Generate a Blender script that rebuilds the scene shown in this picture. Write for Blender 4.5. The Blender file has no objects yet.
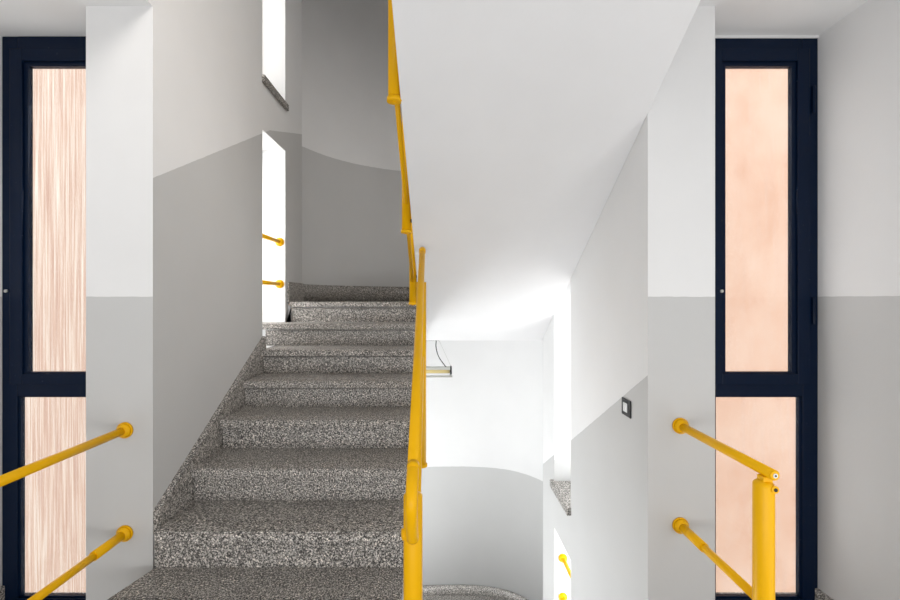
import bpy, bmesh, math
from mathutils import Vector, Matrix

# ------------------------------------------------------------------ camera, world, lights, exposure
S = bpy.context.scene
C = S.collection
EYE = 1.55                       # eye height above the landing floor; all heights below are relative to the eye

cam_d = bpy.data.cameras.new('camera')
cam_d.sensor_width = 36.0
cam_d.lens = 18.0
cam_d.shift_x = 8.0 / 900.0
cam_d.clip_start = 0.02
cam = bpy.data.objects.new('camera', cam_d)
cam.location = (0, 0, EYE)
cam.rotation_euler = (math.radians(90), 0, 0)
C.objects.link(cam)
S.camera = cam

W = bpy.data.worlds.new('sky')
S.world = W
W.use_nodes = True
bg = W.node_tree.nodes['Background']
bg.inputs['Color'].default_value = (0.93, 0.97, 1.0, 1)
bg.inputs['Strength'].default_value = 2.6


def area(name, loc, target, sx, sy, power, col=(1, 1, 1), spread=180):
    l = bpy.data.lights.new(name, 'AREA')
    l.shape = 'RECTANGLE'
    l.spread = math.radians(spread)
    l.size, l.size_y, l.energy, l.color = sx, sy, power, col
    o = bpy.data.objects.new(name, l)
    o.location = (loc[0], loc[1], loc[2] + EYE)
    d = Vector(target) - Vector(loc)
    o.rotation_euler = d.to_track_quat('-Z', 'Y').to_euler()
    C.objects.link(o)
    return o


# fill lights added out of frame: low behind the camera, and at both sides
area('fill_behind', (-0.15, -1.2, -1.0), (-0.15, 2.0, 0.9), 3.6, 0.9, 46, (0.98, 0.99, 1.0))
area('fill_landing_left', (-2.15, 0.75, -0.35), (0.9, 2.8, -0.2), 1.1, 2.2, 5, (1.0, 0.99, 0.98))
area('fill_landing_right', (1.85, 0.75, -0.35), (-1.3, 3.0, 0.2), 1.1, 2.2, 12, (1.0, 0.985, 0.97))
# daylight entering by the two tall windows, going up off the bright paving outside
area('daylight_window_left', (-1.93, 2.255, -0.1), (-1.93, 0.0, -0.0), 0.5, 2.2, 3, (1.0, 0.99, 0.97))
area('daylight_window_right', (1.58, 2.255, -0.1), (1.58, 0.0, -0.0), 0.5, 2.2, 1.6, (1.0, 0.99, 0.99))
# daylight through the tall side openings of the stairwell
area('daylight_right_upper', (1.19, 3.52, -0.75), (0.0, 3.52, -0.75), 0.46, 1.4, 6.5, (0.97, 0.99, 1.0))
area('daylight_right_lower', (1.19, 3.52, -2.65), (0.0, 3.52, -2.65), 0.46, 1.4, 15, (0.97, 0.99, 1.0))
area('daylight_left_lower', (-1.57, 3.54, 0.45), (0.0, 3.54, 0.45), 0.46, 1.55, 7, (1.0, 1.0, 1.0))
area('daylight_left_upper', (-1.57, 3.54, 2.9), (0.0, 3.54, 2.9), 0.46, 2.2, 4.0, (1.0, 0.96, 0.92))
# unseen fill lights added for the stair walls and the lower far wall
area('fill_lower_flight', (-1.25, 3.1, -2.3), (0.9, 3.8, -1.6), 1.5, 1.6, 45, (0.97, 0.99, 1.0))
area('fill_half_landing_above', (0.5, 0.6, 3.1), (-1.3, 2.5, 0.6), 1.2, 1.6, 23, (1.0, 0.955, 0.91), 100)
area('fill_lower_landing', (-1.2, 3.9, -2.85), (0.4, 5.3, -3.0), 0.9, 1.1, 32, (0.97, 0.99, 1.0))

S.view_settings.view_transform = 'Standard'
S.view_settings.look = 'None'
S.view_settings.gamma = 1
S.view_settings.use_curve_mapping = False
S.view_settings.exposure = 0.17


# ------------------------------------------------------------------ materials
def new_mat(name):
    m = bpy.data.materials.new(name)
    m.use_nodes = True
    nt = m.node_tree
    return m, nt, nt.nodes['Principled BSDF']


def simple(name, col, rough=0.5, metal=0.0, coat=0.0, bump=0.0, bscale=60):
    m, nt, p = new_mat(name)
    p.inputs['Base Color'].default_value = (*col, 1)
    p.inputs['Roughness'].default_value = rough
    p.inputs['Metallic'].default_value = metal
    p.inputs['Coat Weight'].default_value = coat
    n = nt.nodes.new('ShaderNodeTexNoise')
    n.inputs['Scale'].default_value = bscale
    g = nt.nodes.new('ShaderNodeNewGeometry')
    nt.links.new(g.outputs['Position'], n.inputs['Vector'])
    if bump > 0:
        b = nt.nodes.new('ShaderNodeBump')
        b.inputs['Strength'].default_value = bump
        b.inputs['Distance'].default_value = 0.004
        nt.links.new(n.outputs['Fac'], b.inputs['Height'])
        nt.links.new(b.outputs['Normal'], p.inputs['Normal'])
    else:
        mr = nt.nodes.new('ShaderNodeMapRange')
        mr.inputs['To Min'].default_value = max(0.02, rough - 0.05)
        mr.inputs['To Max'].default_value = rough + 0.05
        nt.links.new(n.outputs['Fac'], mr.inputs['Value'])
        nt.links.new(mr.outputs['Result'], p.inputs['Roughness'])
    return m


WHITE = (0.83, 0.83, 0.83)
GREY = (0.58, 0.58, 0.575)


def paint(name, lines=None, bands=None, white=WHITE, grey=GREY):
    """two-coat wall paint.  lines: [(a, b)] -> grey where z < min(a + b*y);  bands: [(z0, z1)] grey between."""
    m, nt, p = new_mat(name)
    L = nt.links.new

    def math_(op, a, b):
        n = nt.nodes.new('ShaderNodeMath')
        n.operation = op
        for i, v in enumerate((a, b)):
            if isinstance(v, (int, float)):
                n.inputs[i].default_value = v
            else:
                L(v, n.inputs[i])
        return n.outputs[0]
    g = nt.nodes.new('ShaderNodeNewGeometry')
    sp = nt.nodes.new('ShaderNodeSeparateXYZ')
    L(g.outputs['Position'], sp.inputs[0])
    wob = nt.nodes.new('ShaderNodeTexNoise')
    wob.inputs['Scale'].default_value = 14
    L(g.outputs['Position'], wob.inputs['Vector'])
    w = math_('MULTIPLY', math_('SUBTRACT', wob.outputs['Fac'], 0.5), 0.006)
    z = math_('ADD', math_('SUBTRACT', sp.outputs['Z'], EYE), w)
    fac = 0.0
    if lines:
        ref = None
        for a, b in lines:
            v = math_('ADD', math_('MULTIPLY', sp.outputs['Y'], b), a)
            ref = v if ref is None else math_('MINIMUM', ref, v)
        fac = math_('LESS_THAN', z, ref)
    if bands:
        for z0, z1 in bands:
            v = math_('MULTIPLY', math_('GREATER_THAN', z, z0), math_('LESS_THAN', z, z1))
            fac = v if fac == 0.0 else math_('MAXIMUM', fac, v)
    mx = nt.nodes.new('ShaderNodeMix')
    mx.data_type = 'RGBA'
    mx.inputs[6].default_value = (*white, 1)
    mx.inputs[7].default_value = (*grey, 1)
    if fac == 0.0:
        mx.inputs[0].default_value = 0
    else:
        L(fac, mx.inputs[0])
    # faint roller mottling of the coat itself
    mo = nt.nodes.new('ShaderNodeTexNoise')
    mo.inputs['Scale'].default_value = 3.0
    mo.inputs['Detail'].default_value = 4
    L(g.outputs['Position'], mo.inputs['Vector'])
    mr = nt.nodes.new('ShaderNodeMapRange')
    mr.inputs['To Min'].default_value = 0.965
    mr.inputs['To Max'].default_value = 1.035
    L(mo.outputs['Fac'], mr.inputs['Value'])
    mu = nt.nodes.new('ShaderNodeMix')
    mu.data_type = 'RGBA'
    mu.blend_type = 'MULTIPLY'
    mu.inputs[0].default_value = 1
    L(mx.outputs[2], mu.inputs[6])
    L(mr.outputs['Result'], mu.inputs[7])
    L(mu.outputs[2], p.inputs['Base Color'])
    p.inputs['Roughness'].default_value = 0.6
    fn = nt.nodes.new('ShaderNodeTexNoise')
    fn.inputs['Scale'].default_value = 90
    L(g.outputs['Position'], fn.inputs['Vector'])
    b = nt.nodes.new('ShaderNodeBump')
    b.inputs['Strength'].default_value = 0.08
    b.inputs['Distance'].default_value = 0.003
    L(fn.outputs['Fac'], b.inputs['Height'])
    L(b.outputs['Normal'], p.inputs['Normal'])
    return m


def granite(name, bright=1.0, rough=0.45):
    m, nt, p = new_mat(name)
    L = nt.links.new
    g = nt.nodes.new('ShaderNodeNewGeometry')
    n1 = nt.nodes.new('ShaderNodeTexNoise')
    n1.inputs['Scale'].default_value = 145
    n1.inputs['Detail'].default_value = 3
    n1.inputs['Roughness'].default_value = 0.65
    L(g.outputs['Position'], n1.inputs['Vector'])
    r1 = nt.nodes.new('ShaderNodeValToRGB')
    e = r1.color_ramp.elements
    e[0].position = 0.36
    e[0].color = (0.022 * bright, 0.021 * bright, 0.021 * bright, 1)
    e[1].position = 0.66
    e[1].color = (0.60 * bright, 0.575 * bright, 0.545 * bright, 1)
    a = r1.color_ramp.elements.new(0.45)
    a.color = (0.10 * bright, 0.096 * bright, 0.09 * bright, 1)
    a = r1.color_ramp.elements.new(0.52)
    a.color = (0.27 * bright, 0.255 * bright, 0.238 * bright, 1)
    L(n1.outputs['Fac'], r1.inputs[0])
    v = nt.nodes.new('ShaderNodeTexVoronoi')
    v.inputs['Scale'].default_value = 250
    L(g.outputs['Position'], v.inputs['Vector'])
    r2 = nt.nodes.new('ShaderNodeValToRGB')
    e = r2.color_ramp.elements
    r2.color_ramp.interpolation = 'CONSTANT'
    e[0].position = 0.0
    e[0].color = (0.42, 0.41, 0.40, 1)
    e[1].position = 0.30
    e[1].color = (1.0, 1.0, 1.0, 1)
    a = r2.color_ramp.elements.new(0.82)
    a.color = (1.5, 1.47, 1.42, 1)
    sep = nt.nodes.new('ShaderNodeSeparateColor')
    L(v.outputs['Color'], sep.inputs[0])
    L(sep.outputs[0], r2.inputs[0])
    mu = nt.nodes.new('ShaderNodeMix')
    mu.data_type = 'RGBA'
    mu.blend_type = 'MULTIPLY'
    mu.inputs[0].default_value = 1
    L(r1.outputs[0], mu.inputs[6])
    L(r2.outputs[0], mu.inputs[7])
    L(mu.outputs[2], p.inputs['Base Color'])
    p.inputs['Roughness'].default_value = rough
    return m


def glass_mat(name):
    m = bpy.data.materials.new(name)
    m.use_nodes = True
    nt = m.node_tree
    nt.nodes.clear()
    L = nt.links.new
    out = nt.nodes.new('ShaderNodeOutputMaterial')
    tr = nt.nodes.new('ShaderNodeBsdfTransparent')
    tr.inputs[0].default_value = (0.97, 0.975, 0.97, 1)
    gl = nt.nodes.new('ShaderNodeBsdfGlossy')
    gl.inputs['Roughness'].default_value = 0.02
    df = nt.nodes.new('ShaderNodeBsdfTranslucent')
    df.inputs[0].default_value = (0.95, 0.95, 0.95, 1)
    mx = nt.nodes.new('ShaderNodeMixShader')
    mx.inputs[0].default_value = 0.03
    L(tr.outputs[0], mx.inputs[1])
    L(gl.outputs[0], mx.inputs[2])
    # dried rain dust on the pane
    g = nt.nodes.new('ShaderNodeNewGeometry')
    mp = nt.nodes.new('ShaderNodeMapping')
    mp.inputs['Scale'].default_value = (60, 60, 2.5)
    L(g.outputs['Position'], mp.inputs['Vector'])
    n = nt.nodes.new('ShaderNodeTexNoise')
    n.inputs['Scale'].default_value = 1.0
    n.inputs['Detail'].default_value = 5
    L(mp.outputs[0], n.inputs['Vector'])
    mr = nt.nodes.new('ShaderNodeMapRange')
    mr.inputs['From Min'].default_value = 0.5
    mr.inputs['From Max'].default_value = 0.8
    mr.inputs['To Min'].default_value = 0.02
    mr.inputs['To Max'].default_value = 0.10
    L(n.outputs['Fac'], mr.inputs['Value'])
    m2 = nt.nodes.new('ShaderNodeMixShader')
    L(mr.outputs['Result'], m2.inputs[0])
    L(mx.outputs[0], m2.inputs[1])
    L(df.outputs[0], m2.inputs[2])
    L(m2.outputs[0], out.inputs[0])
    return m


def plaster_out(name, c1, c2, c3, sx, sz):
    m, nt, p = new_mat(name)
    L = nt.links.new
    g = nt.nodes.new('ShaderNodeNewGeometry')
    mp = nt.nodes.new('ShaderNodeMapping')
    mp.inputs['Scale'].default_value = (sx, 1, sz)
    L(g.outputs['Position'], mp.inputs['Vector'])
    n = nt.nodes.new('ShaderNodeTexNoise')
    n.inputs['Scale'].default_value = 1.0
    n.inputs['Detail'].default_value = 7
    n.inputs['Roughness'].default_value = 0.62
    L(mp.outputs[0], n.inputs['Vector'])
    r = nt.nodes.new('ShaderNodeValToRGB')
    e = r.color_ramp.elements
    e[0].position = 0.30
    e[0].color = (*c1, 1)
    e[1].position = 0.68
    e[1].color = (*c3, 1)
    a = r.color_ramp.elements.new(0.48)
    a.color = (*c2, 1)
    L(n.outputs['Fac'], r.inputs[0])
    L(r.outputs[0], p.inputs['Base Color'])
    p.inputs['Roughness'].default_value = 0.9
    return m


M = {}
M['white'] = paint('white_wall_paint')
M['soffit'] = paint('white_soffit_paint', white=(0.85, 0.85, 0.86))
M['pier'] = paint('two_tone_pier_paint', lines=[(0.015, 0)])
M['left'] = paint('two_tone_left_stair_paint', lines=[(0.556 - 0.533 * 2.05, 0.533), (1.317 - 0.33 * 3.5, 0.33)])
M['right'] = paint('two_tone_right_stair_paint', lines=[(-0.342 + 0.555 * 2.05, -0.555)])
M['reveal'] = paint('two_tone_reveal_paint', lines=[(-1.336, 0)])
M['apse'] = paint('two_tone_far_wall_paint', bands=[(-0.03, 1.516), (-9, -1.98)])
M['side'] = paint('two_tone_landing_paint', lines=[(0.017, 0)])
M['granite'] = granite('speckled_granite', 1.35)
M['granite_band'] = granite('flamed_granite_band', 1.45, 0.7)
M['yellow'] = simple('yellow_paint', (0.88, 0.465, 0.002), 0.34)
M['navy'] = simple('navy_paint', (0.002, 0.008, 0.026), 0.25)
M['navy'].node_tree.nodes['Principled BSDF'].inputs['Specular IOR Level'].default_value = 0.15
M['yellow'].node_tree.nodes['Principled BSDF'].inputs['Specular IOR Level'].default_value = 0.18
M['glass'] = glass_mat('window_glass')
M['steel'] = simple('brushed_steel', (0.55, 0.55, 0.53), 0.35, 1.0)
M['bolt'] = simple('dark_bolt', (0.03, 0.025, 0.02), 0.5, 0.5)
M['black'] = simple('black_plastic', (0.008, 0.009, 0.011), 0.5)
M['rocker'] = simple('white_plastic', (0.82, 0.83, 0.83), 0.35)
M['lamp_body'] = simple('grey_lamp_metal', (0.50, 0.50, 0.46), 0.4)
M['lamp_tube'] = simple('yellowed_lamp_cover', (0.74, 0.60, 0.27), 0.35)
M['wire'] = simple('dark_wire', (0.02, 0.02, 0.02), 0.5)
M['peach_l'] = plaster_out('streaked_peach_plaster', (0.38, 0.215, 0.165), (0.50, 0.345, 0.27), (0.66, 0.59, 0.52), 50, 0.8)
M['peach_r'] = plaster_out('smooth_peach_plaster', (0.53, 0.315, 0.22), (0.575, 0.375, 0.28), (0.605, 0.425, 0.335), 1.6, 1.2)
M['ground'] = simple('pale_paving', (0.45, 0.43, 0.40), 0.9, bump=0.3, bscale=12)


# ------------------------------------------------------------------ mesh helpers
class MB:
    def __init__(self):
        self.bm = bmesh.new()

    def box(self, x0, x1, y0, y1, z0, z1, bevel=0.0):
        bm = self.bm
        v = [bm.verts.new((x, y, z)) for z in (z0, z1) for x, y in ((x0, y0), (x1, y0), (x1, y1), (x0, y1))]
        fs = [(3, 2, 1, 0), (4, 5, 6, 7), (0, 1, 5, 4), (1, 2, 6, 5), (2, 3, 7, 6), (3, 0, 4, 7)]
        f = [bm.faces.new([v[i] for i in q]) for q in fs]
        if bevel:
            ed = list({e for q in f for e in q.edges})
            bmesh.ops.bevel(bm, geom=ed, offset=bevel, segments=2, affect='EDGES', profile=0.6)
        return self

    def prism(self, pts, axis, a, b):
        """pts: polygon; axis 'x' -> pts are (y,z) extruded in x; axis 'z' -> pts are (x,y) extruded in z."""
        bm = self.bm
        if axis == 'x':
            f = lambda p, t: (t, p[0], p[1])
        else:
            f = lambda p, t: (p[0], p[1], t)
        A = [bm.verts.new(f(p, a)) for p in pts]
        B = [bm.verts.new(f(p, b)) for p in pts]
        n = len(pts)
        bm.faces.new(A[::-1])
        bm.faces.new(B)
        for i in range(n):
            j = (i + 1) % n
            bm.faces.new((A[i], A[j], B[j], B[i]))
        return self

    def strip(self, inner, outer, z0, z1):
        """a curved wall: inner and outer plan lines."""
        bm = self.bm
        n = len(inner)
        col = lambda q, z: [bm.verts.new((p[0], p[1], z)) for p in q]
        i0, i1, o0, o1 = col(inner, z0), col(inner, z1), col(outer, z0), col(outer, z1)
        for k in range(n - 1):
            for q in ((i0[k], i0[k + 1], i1[k + 1], i1[k]), (o0[k + 1], o0[k], o1[k], o1[k + 1]),
                      (i1[k], i1[k + 1], o1[k + 1], o1[k]), (i0[k + 1], i0[k], o0[k], o0[k + 1])):
                f = bm.faces.new(q)
                f.smooth = True
        for k in (0, n - 1):
            bm.faces.new((i0[k], i1[k], o1[k], o0[k]))
        return self

    def tube(self, pts, r, seg=20, dome=0.0, radii=None):
        """round bar through the points, optionally with domed ends."""
        bm = self.bm
        P = [Vector(p) for p in pts]
        R = list(radii) if radii else [r] * len(P)
        if dome:
            t0 = (P[0] - P[1]).normalized()
            t1 = (P[-1] - P[-2]).normalized()
            steps = [(0.35, 0.94), (0.7, 0.71), (0.93, 0.37), (1.0, 0.05)]
            pre = [(P[0] + t0 * dome * s, R[0] * q) for s, q in steps][::-1]
            post = [(P[-1] + t1 * dome * s, R[-1] * q) for s, q in steps]
            P = [p for p, _ in pre] + P + [p for p, _ in post]
            R = [q for _, q in pre] + R + [q for _, q in post]
        rings = []
        up = None
        for i, p in enumerate(P):
            t = (P[min(i + 1, len(P) - 1)] - P[max(i - 1, 0)]).normalized()
            if up is None:
                ref = Vector((1, 0, 0)) if abs(t.x) < 0.9 else Vector((0, 0, 1))
                up = (ref - t * ref.dot(t)).normalized()
            else:
                up = (up - t * up.dot(t)).normalized()
            sd = t.cross(up)
            rings.append([bm.verts.new(p + (up * math.cos(a) + sd * math.sin(a)) * R[i])
                          for a in (2 * math.pi * k / seg for k in range(seg))])
        for a, b in zip(rings[:-1], rings[1:]):
            for k in range(seg):
                f = bm.faces.new((a[k], a[(k + 1) % seg], b[(k + 1) % seg], b[k]))
                f.smooth = True
        bm.faces.new(rings[0][::-1])
        bm.faces.new(rings[-1])
        return self

    def build(self, name, mats, parent=None, pick=None, origin=None):
        bm = self.bm
        bmesh.ops.recalc_face_normals(bm, faces=bm.faces)
        if pick:
            for f in bm.faces:
                f.material_index = pick(f.normal, f.calc_center_median())
        base = Vector((0, 0, 0))
        if parent is not None:
            base = Vector(parent['_base'])
        elif origin is not None:
            base = Vector(origin)
        bmesh.ops.translate(bm, verts=bm.verts, vec=-base)
        me = bpy.data.meshes.new(name)
        bm.to_mesh(me)
        bm.free()
        for m in (mats if isinstance(mats, (list, tuple)) else [mats]):
            me.materials.append(m)
        o = bpy.data.objects.new(name, me)
        C.objects.link(o)
        if parent is not None:
            o.parent = parent
            o['_base'] = list(base)
        else:
            o.location = (base.x, base.y, base.z + EYE)
            o['_base'] = list(base)
        return o


def thing(name, base, label, cat, group=None):
    o = bpy.data.objects.new(name, None)
    o.empty_display_size = 0.1
    o.location = (base[0], base[1], base[2] + EYE)
    o['_base'] = [float(c) for c in base]
    o['label'] = label
    o['category'] = cat
    if group:
        o['group'] = group
    C.objects.link(o)
    return o


def tag(o, label, cat, group=None):
    o['label'] = label
    o['category'] = cat
    if group:
        o['group'] = group
    return o


def struct(o):
    o['kind'] = 'structure'
    return o


def spline(pts, n=6):
    out = []
    P = [pts[0]] + list(pts) + [pts[-1]]
    for i in range(1, len(P) - 2):
        p0, p1, p2, p3 = P[i - 1], P[i], P[i + 1], P[i + 2]
        for k in range(n):
            t = k / n
            out.append(tuple(0.5 * (2 * b + (c - a) * t + (2 * a - 5 * b + 4 * c - d) * t * t +
                                    (-a + 3 * b - 3 * c + d) * t ** 3)
                             for a, b, c, d in zip(p0, p1, p2, p3)))
    out.append(tuple(pts[-1]))
    return out


def offset(line, d):
    """offset a plan line away from the stairwell (to the right of travel is inside)."""
    out = []
    for i, p in enumerate(line):
        a = Vector(line[max(i - 1, 0)])
        b = Vector(line[min(i + 1, len(line) - 1)])
        t = (b - a).normalized()
        out.append((p[0] - t.y * d, p[1] + t.x * d))
    return out


# ------------------------------------------------------------------ key dimensions (metres, heights relative to the eye)
FLOOR = -1.546            # landing we stand on
CEIL = 1.338              # its ceiling
UP = -0.016               # upper far landing
LOW = -3.50               # lower far landing
TOP = 4.6                 # roof of the stairwell
XL, XR = -1.317, 0.938    # stairwell side walls
XLO, XRO = -1.622, 1.244  # their outer faces
PIER = 2.05               # near end of the side walls
GLAZ = 2.28               # plane of the two tall windows
RL0, RL1 = 3.30, 3.78     # side openings
AL, AR = -2.23, 1.905     # landing side walls
BACK = -1.6
G, R_ = 0.30, 0.17        # going and rise
XE = -0.165               # open edge of the left flight

apse = spline([(-1.44, 4.2), (-1.42, 4.32), (-1.374, 4.45), (-1.214, 4.74), (-0.987, 4.99), (-0.714, 5.18),
               (-0.5, 5.276), (-0.2, 5.335), (0.1, 5.35), (0.33, 5.348), (0.57, 5.315), (0.78, 5.24),
               (0.95, 5.11), (1.09, 4.93), (1.17, 4.70), (1.20, 4.45), (1.205, 4.16)])
apse_out = offset(apse, 0.22)
apse_out[0] = (apse_out[0][0], 4.2)
apse_out[-1] = (apse_out[-1][0], 4.16)

# ------------------------------------------------------------------ structure
b = MB()
b.box(XLO, XL, PIER, RL0, LOW - 0.2, TOP).box(XLO, XL, RL1, 4.23, LOW - 0.2, TOP)
b.box(XLO, XL, RL0, RL1, LOW - 0.2, -0.36).box(XLO, XL, RL0, RL1, 1.25, 1.595)
b.box(XLO, XL, RL0, RL1, 4.3, TOP)


def pick_left(n, c):
    if n.y < -0.9:
        return 1 if c.y < 2.2 else 2
    return 0 if n.x > 0.9 else 2


struct(b.build('wall_left', [M['left'], M['pier'], M['white']], pick=pick_left))
b = MB()
b.box(XR, XRO, PIER, RL0 - 0.02, LOW - 0.2, TOP).box(XR, XRO, RL1 - 0.02, 4.18, LOW - 0.2, TOP)
b.box(XR, XRO, RL0 - 0.02, RL1 - 0.02, LOW - 0.2, LOW + 0.05).box(XR, XRO, RL0 - 0.02, RL1 - 0.02, -1.90, -1.57)
b.box(XR, XRO, RL0 - 0.02, RL1 - 0.02, 0.5, TOP)


def pick_right(n, c):
    if n.y < -0.9:
        return 1 if c.y < 2.2 else 3
    return 0 if n.x < -0.9 else 2


struct(b.build('wall_right', [M['right'], M['pier'], M['white'], M['reveal']], pick=pick_right))
struct(MB().strip(apse, apse_out, LOW - 0.2, TOP).build('wall_far', M['apse']))
struct(MB().box(AL - 0.25, AL, BACK, GLAZ + 0.1, FLOOR - 0.3, TOP).build('wall_landing_left', M['side']))
struct(MB().box(AR, AR + 0.25, BACK, GLAZ + 0.1, FLOOR - 0.3, TOP).build('wall_landing_right', M['side']))
struct(MB().box(AL - 0.25, AR + 0.25, BACK - 0.2, BACK, FLOOR - 0.3, TOP).build('wall_back', M['side']))
b = MB()
b.box(AL, XLO, GLAZ, GLAZ + 0.1, CEIL + 0.354, TOP).box(XRO, AR, GLAZ, GLAZ + 0.1, CEIL + 0.354, TOP)
struct(b.build('wall_front_upper', M['white']))
# ceiling of the landing = slab of the half landing above, open over the left flight
b = MB()
b.box(AL, AR, BACK, 1.185, CEIL, CEIL + 0.354)
b.box(AL, XL, 1.185, PIER, CEIL, CEIL + 0.354).box(XR, AR, 1.185, PIER, CEIL, CEIL + 0.354)
b.box(AL, XLO, PIER, GLAZ + 0.1, CEIL, CEIL + 0.354).box(XRO, AR, PIER, GLAZ + 0.1, CEIL, CEIL + 0.354)
struct(b.build('ceiling', M['white']))
struct(MB().box(AL - 0.25, AR + 0.25, BACK - 0.2, 5.7, TOP, TOP + 0.2).build('ceiling_roof', M['white']))
# landing floor
b = MB()
b.box(AL, AR, BACK, 1.39, FLOOR - 0.25, FLOOR)
b.box(AL, -1.36, 1.39, PIER, FLOOR - 0.25, FLOOR).box(XR, AR, 1.39, PIER, FLOOR - 0.25, FLOOR)
b.box(AL, XLO, PIER, GLAZ + 0.1, FLOOR - 0.25, FLOOR).box(XRO, AR, PIER, GLAZ + 0.1, FLOOR - 0.25, FLOOR)
struct(b.build('floor', M['granite']))
# upper far landing: plastered slab, granite top
inn = [p for p in apse if p[1] > 4.24]
slab = [(XL, 3.86), (XE, 3.86), (XE, 4.22), (XR, 4.22), (XR, 4.24)] + inn[::-1] + [(XL, 4.24)]
struct(MB().prism(slab, 'z', -0.38, UP - 0.03).build('floor_upper_slab', M['soffit']))
top = [(XL, 3.84), (XE, 3.84), (XE, 4.09), (XR, 4.09), (XR, 4.24)] + inn[::-1] + [(XL, 4.24)]
struct(MB().prism(top, 'z', UP - 0.03, UP).build('floor_upper', M['granite']))
low = [(XL, 1.6), (XR, 1.6), (XR, 4.24)] + inn[::-1] + [(XL, 4.24)]
struct(MB().prism(low, 'z', LOW - 0.2, LOW).build('floor_lower', M['granite']))
# granite skirting
sk = offset(apse, -0.015)
for nm, z0, z1 in (('baseboard_far_upper', UP, 0.155), ('baseboard_far_lower', LOW, -3.385)):
    inn_s = [(p, q) for p, q in zip(sk, apse) if q[1] > 4.24]
    struct(MB().strip([p for p, _ in inn_s], [q for _, q in inn_s], z0, z1).build(nm, M['granite']))
struct(MB().box(XL, XL + 0.015, 3.83, 4.23, UP, 0.155).build('baseboard_left', M['granite']))
struct(MB().box(AR - 0.018, AR, BACK, GLAZ - 0.002, FLOOR, FLOOR + 0.088, 0.002).build('baseboard_landing_right', M['granite']))
struct(MB().box(AL, AL + 0.018, BACK, GLAZ - 0.002, FLOOR, FLOOR + 0.10, 0.002).build('baseboard_landing_left', M['granite']))
# plaster bead between ceiling and right-hand window
struct(MB().box(XRO, AR - 0.001, GLAZ - 0.007, GLAZ - 0.001, CEIL - 0.013, CEIL - 0.001).build('trim_1', M['white']))
struct(MB().box(-30, 30, -20, 40, -7.3, -7.0).build('ground', M['ground']))


# ------------------------------------------------------------------ windows
def tall_window(name, xa, xb, mirror, zlow):
    """tall navy window: opening sash over a wider fixed pane.  xa..xb outer frame."""
    w = struct(thing(name, ((xa + xb) / 2, GLAZ, FLOOR), '', ''))
    del w['label'], w['category']
    fx = (lambda x: x) if not mirror else (lambda x: xa + xb - x)
    X = lambda p, q: tuple(sorted((fx(p), fx(q))))
    y0, y1 = GLAZ, GLAZ + 0.034
    topz, botz = CEIL - 0.002, FLOOR
    # outer frame: stiles, head, transom, bottom rail
    lo_l, lo_r = xb - 0.517, xb - 0.078          # lower glass, measured from the outer wall side
    up_l, up_r = xb - 0.466, xb - 0.130          # sash glass
    m0, m1 = -0.365 - 0.0, -0.488
    f = MB()
    f.box(*X(lo_r, xb), y0, y1, botz, topz, 0.004)
    f.box(*X(xa, lo_l), y0, y1, botz, topz, 0.004)
    f.box(*X(lo_l, lo_r), y0, y1, topz - 0.07, topz, 0.002)
    f.box(*X(lo_l, lo_r), y0, y1, m1, m0 - 0.06, 0.002)
    f.box(*X(lo_l, lo_r), y0, y1, botz, zlow, 0.002)
    fr = f.build('window_frame', M['navy'], w)
    # stepped glazing beads of the lower pane
    q = MB()
    q.box(*X(lo_r - 0.012, lo_r + 0.006), y0 + 0.008, y1 - 0.004, zlow, m1)
    q.box(*X(lo_l - 0.006, lo_l + 0.004), y0 + 0.008, y1 - 0.004, zlow, m1)
    q.box(*X(lo_l, lo_r), y0 + 0.008, y1 - 0.004, zlow, zlow + 0.008)
    q.box(*X(lo_l, lo_r), y0 + 0.008, y1 - 0.004, m1 - 0.006, m1)
    q.build('glazing_bead', M['navy'], fr)
    # opening sash, standing a little proud of the frame
    s = MB()
    ys = y0 - 0.008
    s.box(*X(up_r + 0.022, up_r + 0.085), ys, y1 - 0.002, m0 - 0.062, 1.186 + 0.085, 0.004)
    s.box(*X(up_l - 0.085, up_l - 0.022), ys, y1 - 0.002, m0 - 0.062, 1.186 + 0.085, 0.004)
    s.box(*X(up_l - 0.022, up_r + 0.022), ys, y1 - 0.002, 1.186 + 0.022, 1.186 + 0.085, 0.002)
    s.box(*X(up_l - 0.022, up_r + 0.022), ys, y1 - 0.002, m0 - 0.062, m0 - 0.008, 0.002)
    sh = s.build('sash', M['navy'], w)
    q = MB()
    yb = y0 + 0.004
    q.box(*X(up_r, up_r + 0.024), yb, y1 - 0.004, m0, 1.186)
    q.box(*X(up_l - 0.024, up_l), yb, y1 - 0.004, m0, 1.186)
    q.box(*X(up_l - 0.024, up_r + 0.024), yb, y1 - 0.004, 1.186, 1.186 + 0.024)
    q.box(*X(up_l - 0.024, up_r + 0.024), yb, y1 - 0.004, m0 - 0.01, m0)
    q.build('glazing_bead', M['navy'], sh)
    MB().box(*X(up_l, up_r), y0 + 0.020, y0 + 0.026, m0, 1.186).build('pane', M['glass'], sh)
    MB().box(*X(lo_l, lo_r), y0 + 0.020, y0 + 0.026, zlow, m1).build('pane', M['glass'], w)
    kx = xa + 0.030 if mirror else up_l - 0.028      # the lock is on the left stile of both windows
    kz = 0.045
    MB().tube([(kx, ys + 0.002, kz), (kx, ys - 0.006, kz)], 0.008, 14).build('keyhole', M['steel'], sh)
    hx = xb - 0.028
    h = MB()
    for hz in (-0.12, 0.95):
        h.tube([(hx, y0 - 0.008, hz), (hx, y0 - 0.008, hz + 0.13)], 0.007, 12, 0.004)
    h.build('hinge', M['navy'], sh)
    return w


tall_window('window_1', AL, XLO, True, -1.512)
tall_window('window_2', XRO, AR, False, -1.515)


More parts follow.
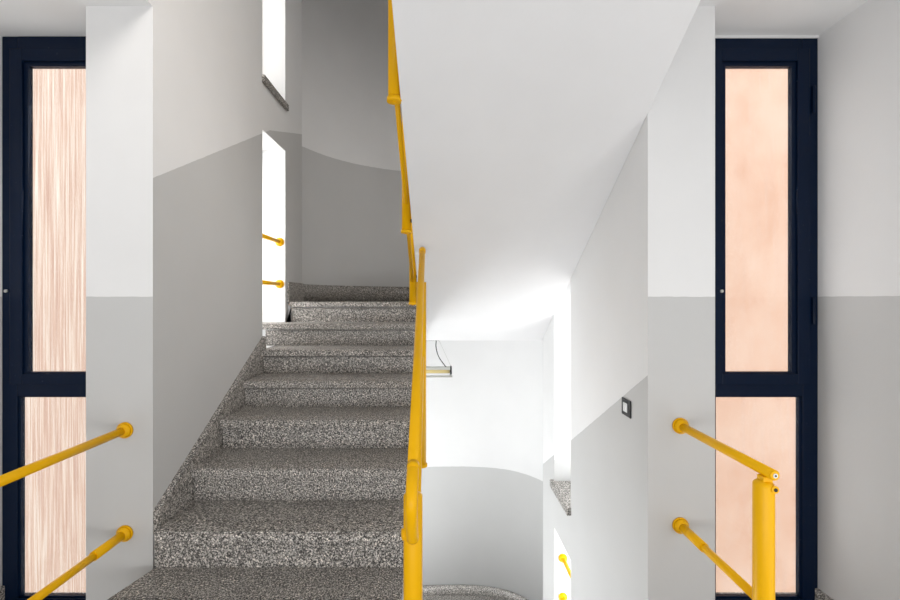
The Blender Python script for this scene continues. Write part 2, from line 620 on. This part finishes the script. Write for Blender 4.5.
def side_window(name, x, y0, y1, z0, z1, sill=None):
    w = struct(thing(name, (x, (y0 + y1) / 2, z0), '', ''))
    del w['label'], w['category']
    f = MB()
    t = 0.045
    f.box(x - 0.03, x + 0.03, y0, y0 + t, z0, z1).box(x - 0.03, x + 0.03, y1 - t, y1, z0, z1)
    f.box(x - 0.03, x + 0.03, y0 + t, y1 - t, z0, z0 + t).box(x - 0.03, x + 0.03, y0 + t, y1 - t, z1 - t, z1)
    f.build('window_frame', M['navy'], w)
    MB().box(x - 0.004, x + 0.004, y0 + t, y1 - t, z0 + t, z1 - t).build('pane', M['glass'], w)
    if sill:
        MB().box(*sill, 0.003).build('window_sill', M['granite'], w)
    return w


side_window('window_3', XLO + 0.035, RL0, RL1, 1.65, 4.30,
            (XLO, XL + 0.022, RL0 - 0.012, RL1 + 0.03, 1.597, 1.648))
side_window('window_4', XLO + 0.035, RL0, RL1, -0.36, 1.25)
side_window('window_5', XRO - 0.035, RL0 - 0.02, RL1 - 0.02, -1.51, 0.5,
            (XR - 0.03, XRO, RL0 - 0.03, RL1 + 0.015, -1.568, -1.512))
side_window('window_6', XRO - 0.035, RL0 - 0.02, RL1 - 0.02, LOW + 0.05, -1.90)

# ------------------------------------------------------------------ left flight: nine granite steps
st = thing('stair_flight', (-0.75, 1.43, FLOOR),
           'grey speckled granite stair flight climbing away on the left, white wall beside it', 'stairs')
lev = lambda j: FLOOR + R_ * j
dj = lambda j: 2.03 + G * (j - 3)
prof = [(dj(1) + 0.03, FLOOR)]
for j in range(1, 10):
    prof.append((dj(j) + 0.03, lev(j) - 0.045))
    prof.append((dj(j + 1) + 0.03 if j < 9 else 3.855, lev(j) - 0.045))
prof += [(3.855, -0.38), (3.85, -0.38)]
prof += [(1.62, FLOOR - 0.10), (1.46, FLOOR - 0.10)]
MB().prism(prof, 'x', -1.295, XE - 0.006).build('flight_body', M['soffit'], st)
for j in range(1, 10):
    z1 = lev(j)
    y = dj(j)
    x0 = XL + 0.032
    if j == 1:
        x0n, x0f = -1.43, -1.385
    elif j == 2:
        x0n, x0f = -1.378, -1.290
    else:
        x0n = x0f = x0
    if j == 3:
        x0n, x0f = -1.281, -1.299
    if j == 8:
        x0n = x0f = -1.56
    yb = y + G + (0.002 if j < 9 else 0.01)
    # tread: main slab and flamed anti-slip nosing strip split by a fine groove
    xm = x0n + (x0f - x0n) * 0.36
    t = MB().prism([(xm, y + 0.088), (XE, y + 0.088), (XE, yb), (x0f, yb)], 'z', z1 - 0.045, z1)
    if j == 9:
        t.bm.free()
        t = MB().prism([(x0, y - 0.03 + 0.085), (XE, y - 0.03 + 0.085), (XE, 3.9), (x0, 3.9)], 'z', z1 - 0.028, z1 + 0.001)
    tr = t.build('tread', M['granite'], st)
    nb = MB().prism([(x0n, y - 0.026), (XE, y - 0.026), (XE, y + 0.083), (xm, y + 0.083)], 'z', z1 - 0.045, z1)
    bmesh.ops.bevel(nb.bm, geom=[e for e in nb.bm.edges if all(abs(v.co.y - (y - 0.026)) < 1e-5 for v in e.verts)
                                 and abs(e.verts[0].co.z - e.verts[1].co.z) < 1e-6],
                    offset=0.006, segments=2, affect='EDGES')
    nb.build('nosing', M['granite_band'], tr)
    rx = -1.385 if j == 8 else (x0f + 0.002)
    MB().box(rx, XE - 0.003, y, y + 0.028, z1 - R_, z1 - 0.051).build('riser', M['granite'], st)
# sloping granite string along the wall
zs = lambda y: -0.961 + 0.559 * (y - 2.05)
MB().prism([(2.052, zs(2.052)), (3.296, zs(3.296)), (3.296, zs(3.296) - 0.22), (2.10, zs(2.10) - 0.24),
            (2.052, zs(2.052) - 0.10)], 'x', XL + 0.0005, XL + 0.031).build('string_skirting', M['granite'], st)

# ------------------------------------------------------------------ upper flight: white soffit overhead
uf = thing('stair_flight', (0.38, 4.2, UP),
           'stair flight overhead, seen as a broad white sloping plaster underside', 'stairs')
prof = [(1.185, CEIL), (4.22, -0.38), (4.22, UP - 0.03), (4.09, UP - 0.03)]
for i in range(10):
    prof.append((4.09 - G * i, UP + R_ * (i + 1) - 0.03))
    if i < 9:
        prof.append((4.09 - G * (i + 1), UP + R_ * (i + 1) - 0.03))
prof.append((1.185, UP + R_ * 10 - 0.03))
MB().prism(prof, 'x', -0.182, XR - 0.001).build('flight_body', M['soffit'], uf)
for i in range(9):
    y = 4.09 - G * i
    MB().box(-0.182, XR - 0.001, y - G + 0.02, y + 0.02, UP + R_ * (i + 1) - 0.03, UP + R_ * (i + 1)).build('tread', M['granite'], uf)

# ------------------------------------------------------------------ right flight going down to the lower landing
df = thing('stair_flight', (0.40, 1.4, FLOOR),
           'granite stair flight going down on the right below the frame edge', 'stairs')
n = 11
rr = (FLOOR - LOW) / n
prof = [(1.39, FLOOR - 0.03)]
for i in range(1, n):
    prof.append((1.39 + G * (i - 1), FLOOR - rr * i - 0.03))
    prof.append((1.39 + G * i, FLOOR - rr * i - 0.03))
prof += [(1.39 + G * (n - 1), LOW), (1.39 + G * (n - 1) - 0.3, LOW), (1.39, FLOOR - 0.5)]
MB().prism(prof, 'x', -0.06, XR - 0.002).build('flight_body', M['granite'], df)

# ------------------------------------------------------------------ yellow tubular railings
RR = 0.0178


def rosette(parent, x, y, z, sgn=-1):
    """domed wall flange on a face that looks along sgn * y"""
    return MB().tube([(x, y, z), (x, y + sgn * 0.010, z)], 0.036, 28, 0, [0.036, 0.036]).tube(
        [(x, y + sgn * 0.009, z), (x, y + sgn * 0.018, z), (x, y + sgn * 0.03, z)], 0.03, 28, 0,
        [0.034, 0.028, 0.020]).build('wall_flange', M['yellow'], parent)


def landing_guard(x, zt, zb, yend, ypost, pr, label):
    g = thing('guard_railing', (x, ypost, FLOOR), label, 'railing', 'landing guard railings')
    MB().tube([(x, PIER - 0.005, zt), (x, yend, zt)], RR, 24).build('handrail', M['yellow'], g)
    c = MB().tube([(x, yend + 0.001, zt), (x, yend - 0.004, zt)], RR * 0.98, 24, 0, [RR * 0.98, RR * 0.75])
    e = c.build('end_cap', M['yellow'], g)
    MB().tube([(x, yend - 0.004, zt), (x, yend - 0.0065, zt)], 0.0075, 14).build('bolt', M['rocker'], e)
    MB().tube([(x, yend - 0.006, zt), (x, yend - 0.0075, zt)], 0.0035, 10).build('bolt_hole', M['bolt'], e)
    MB().tube([(x, PIER - 0.005, zb), (x, ypost, zb)], RR * 0.9, 24).build('lower_rail', M['yellow'], g)
    MB().tube([(x, PIER - 0.02, zb), (x, PIER - 0.19, zb)], RR * 1.12, 24).build('rail_sleeve', M['yellow'], g)
    rosette(g, x, PIER, zt)
    rosette(g, x, PIER, zb)
    px = x - 0.012 * (1 if x > 0 else -1)
    ptop = zt - RR - 0.007
    MB().tube([(px, ypost, FLOOR), (px, ypost, ptop - 0.018)], pr, 32, 0.018).build('post', M['yellow'], g)
    MB().box(px - 0.012, px + 0.020, ypost - 0.016, ypost + 0.016, ptop - 0.012, zt - RR * 0.7, 0.003).build('rail_bracket', M['yellow'], g)
    lx = x + 0.002
    e = MB().tube([(lx, ypost - pr * 0.70, ptop - 0.022), (lx, ypost - pr - 0.004, ptop - 0.022)], 0.012, 18).build('clamp_lug', M['yellow'], g)
    MB().tube([(lx, ypost - pr - 0.003, ptop - 0.022), (lx, ypost - pr - 0.006, ptop - 0.022)], 0.006, 12).build('bolt', M['bolt'], e)
    MB().tube([(px, ypost, FLOOR), (px, ypost, FLOOR + 0.012)], pr + 0.03, 32).build('base_flange', M['yellow'], g)
    return g


landing_guard(1.084, -0.572, -1.025, 1.468, 1.50, 0.0315,
              'yellow railing with two bars and a thick post by right-hand window')
landing_guard(-1.442, -0.592, -1.061, 1.30, 1.34, 0.0345,
              'yellow railing of two bars fixed beside left-hand window')


def guard_bar(x, z, sgn, ynear, label, yfar):
    g = thing('guard_bar', (x, yfar, z), label, 'guard bar', 'yellow guard bars across the side openings')
    MB().tube([(x, yfar - 0.005, z), (x, ynear + 0.005, z)], RR * 0.95, 20).build('bar', M['yellow'], g)
    rosette(g, x, yfar, z, -1)
    rosette(g, x, ynear, z, 1)
    return g


guard_bar(-1.362, 0.487, 1, RL0, 'upper of two yellow bars across the white side opening above the left stairs', RL1)
guard_bar(-1.362, 0.134, 1, RL0, 'lower of two yellow bars across the white side opening above the left stairs', RL1)
guard_bar(1.010, -2.155, 1, RL0 - 0.02, 'upper of two yellow bars across opening low on the right, below the sill', RL1 - 0.02)
guard_bar(1.010, -2.480, 1, RL0 - 0.02, 'lower of two yellow bars across opening low on the right, at frame bottom', RL1 - 0.02)

# balustrade of the left flight
bl = thing('balustrade', (-0.10, 1.43, FLOOR),
           'yellow balustrade rising along the open edge of the left granite stairs', 'railing')
rx = lambda y: -0.090 - 0.024 * (y - 1.39)
rz = lambda y: -0.528 + 0.5725 * (y - 1.39)
hr = MB().tube([(rx(y), y, rz(y)) for y in (1.40, 1.9, 2.4, 2.84)], 0.0182, 24).build('handrail', M['yellow'], bl)
MB().tube([(rx(2.835), 2.835, rz(2.835)), (rx(2.87), 2.87, rz(2.87))], 0.0215, 24, 0.006).build('end_cap', M['yellow'], hr)
MB().tube([(rx(1.415), 1.415, rz(1.415)), (rx(1.395), 1.395, rz(1.395))], 0.0190, 24).build('collar', M['yellow'], hr)
MB().tube(spline([(rx(1.40), 1.40, rz(1.40)), (-0.0905, 1.362, -0.553), (-0.0908, 1.340, -0.600), (-0.0912, 1.345, -0.645),
                  (-0.0915, 1.375, -0.70), (-0.0915, 1.405, -0.745)], 5), 0.0186, 24).build('elbow', M['yellow'], bl)
MB().tube([(-0.0925, 1.435, FLOOR + 0.05), (-0.0925, 1.435, -0.625)], 0.0305, 32, 0.014).build('post', M['yellow'], bl)
MB().tube([(-0.118, 1.432, -0.745), (-0.126, 1.430, -0.745)], 0.018, 20, 0.004).build('clamp_lug', M['yellow'], bl)
MB().tube([(rx(y), y, rz(y) - 0.45) for y in (1.45, 2.2, 3.0, 3.22)], 0.0170, 24, 0.004).build('lower_rail', M['yellow'], bl)
yp = 2.55
MB().tube([(rx(yp), yp, rz(yp) - 0.035), (rx(yp), yp, -0.93)], 0.0285, 28).build('post', M['yellow'], bl)
MB().tube([(rx(yp), yp, -0.928), (rx(yp), yp, -0.942)], 0.035, 28, 0.003).build('foot_cap', M['yellow'], bl)
MB().box(rx(yp) - 0.008, rx(yp) + 0.008, yp - 0.012, yp + 0.012, rz(yp) - 0.04, rz(yp) - 0.012).build('rail_bracket', M['yellow'], bl)
for y, z in ((2.55, -0.80), (1.435, -1.44)):
    MB().tube([(XE - 0.001, y, z), (rx(y) - 0.02, y, z)], 0.014, 16).build('spacer', M['bolt'], bl)

# balustrade of the flight overhead: posts hung on its side
bu = thing('balustrade', (-0.218, 2.0, 0.9),
           'yellow posts hung along the left side of the overhead white flight', 'railing')
nos = lambda y: 2.457 - 0.5635 * y
ux = lambda y: -0.211 - 0.0135 * (y - 2.0)
for y, zb in ((1.42, 1.21), (2.0, 0.887), (2.8, 0.423), (3.6, -0.03)):
    if y < 1.9:
        ztop = nos(y) + 0.80
    else:
        ztop = nos(y) + 0.84
    p = MB().tube([(ux(y), y, zb + 0.006), (ux(y), y, ztop)], 0.0285, 28).build('post', M['yellow'], bu)
    MB().tube([(ux(y), y, zb + 0.012), (ux(y), y, zb - 0.006)], 0.0345, 28, 0.003).build('foot_cap', M['yellow'], p)
    MB().tube([(ux(y), y, zb - 0.007), (ux(y), y, zb - 0.013)], 0.011, 16).build('bolt', M['yellow'], p)
    for dz in (0.07, 0.22):
        MB().tube([(-0.1825, y, zb + dz), (ux(y) + 0.02, y, zb + dz)], 0.012, 14).build('spacer', M['bolt'], p)
sof = lambda y: 1.997 - 0.5635 * y
MB().tube([(ux(y) - 0.002, y, sof(y) + 0.17) for y in (2.0, 2.8, 3.6)], 0.013, 18).build('lower_rail', M['yellow'], bu)
MB().tube([(ux(y), y, nos(y) + 0.86) for y in (1.35, 2.0, 2.8, 3.68)], 0.0182, 20, 0.004).build('handrail', M['yellow'], bu)

# ------------------------------------------------------------------ light switch on the right stair wall
sw = thing('light_switch', (XR, 2.295, -0.545),
           'black light switch plate with white rocker on the right stair wall', 'light switch')
MB().box(XR - 0.007, XR - 0.0005, 2.226, 2.336, -0.588, -0.502, 0.004).build('plate', M['black'], sw)
MB().box(XR - 0.010, XR - 0.006, 2.262, 2.290, -0.568, -0.522, 0.003).build('rocker', M['rocker'], sw)
MB().box(XR - 0.010, XR - 0.006, 2.292, 2.310, -0.568, -0.522, 0.003).build('rocker', M['rocker'], sw)

# ------------------------------------------------------------------ hanging strip lamp under the upper landing
LY = 4.34
lp = thing('hanging_lamp', (-0.2, LY, -0.38),
           'slim strip lamp hanging on wires under the upper landing, right of the yellow rail', 'lamp')
MB().box(-0.37, -0.03, LY - 0.012, LY + 0.012, -0.392, -0.3805).build('ceiling_mount', M['wire'], lp)
MB().box(-0.49, 0.094, LY - 0.045, LY + 0.045, -0.668, -0.645, 0.004).build('housing', M['lamp_body'], lp)
cv = MB().tube([(-0.485, LY, -0.683), (0.075, LY, -0.683)], 0.024, 20).build('lamp_cover', M['lamp_tube'], lp)
for x in (-0.495, 0.078):
    MB().box(x, x + 0.016, LY - 0.047, LY + 0.047, -0.712, -0.640, 0.003).build('end_cap', M['black'], lp)
MB().box(-0.50, 0.10, LY - 0.03, LY + 0.03, -0.742, -0.732, 0.003).build('guard_strip', M['lamp_body'], lp)
for x in (-0.48, 0.08):
    MB().box(x - 0.006, x + 0.006, LY - 0.004, LY + 0.004, -0.735, -0.700).build('hanger', M['lamp_body'], lp)
MB().tube([(-0.03, LY, -0.385), (0.088, LY, -0.645)], 0.0016, 8).build('wire', M['steel'], lp)
MB().tube([(-0.37, LY, -0.385), (-0.485, LY, -0.645)], 0.0016, 8).build('wire', M['steel'], lp)
MB().tube(spline([(-0.055, LY, -0.385), (-0.057, LY, -0.46), (-0.03, LY, -0.55), (0.03, LY, -0.635), (0.082, LY, -0.69)], 6),
          0.0045, 10).build('cable', M['wire'], lp)

# ------------------------------------------------------------------ buildings outside the two tall windows
ob = MB().box(-15, -2.2, 6.2, 9.2, -7.0, 9.0).build('building', M['peach_l'], origin=(-8.6, 6.2, -7.0))
tag(ob, 'vertically streaked peach plaster building outside the left-hand window', 'building')
ob = MB().box(2.2, 15, 6.2, 9.2, -7.0, 9.0).build('building', M['peach_r'], origin=(8.6, 6.2, -7.0))
tag(ob, 'smooth peach plaster building outside the right-hand window', 'building')

for o in bpy.data.objects:
    if '_base' in o:
        del o['_base']
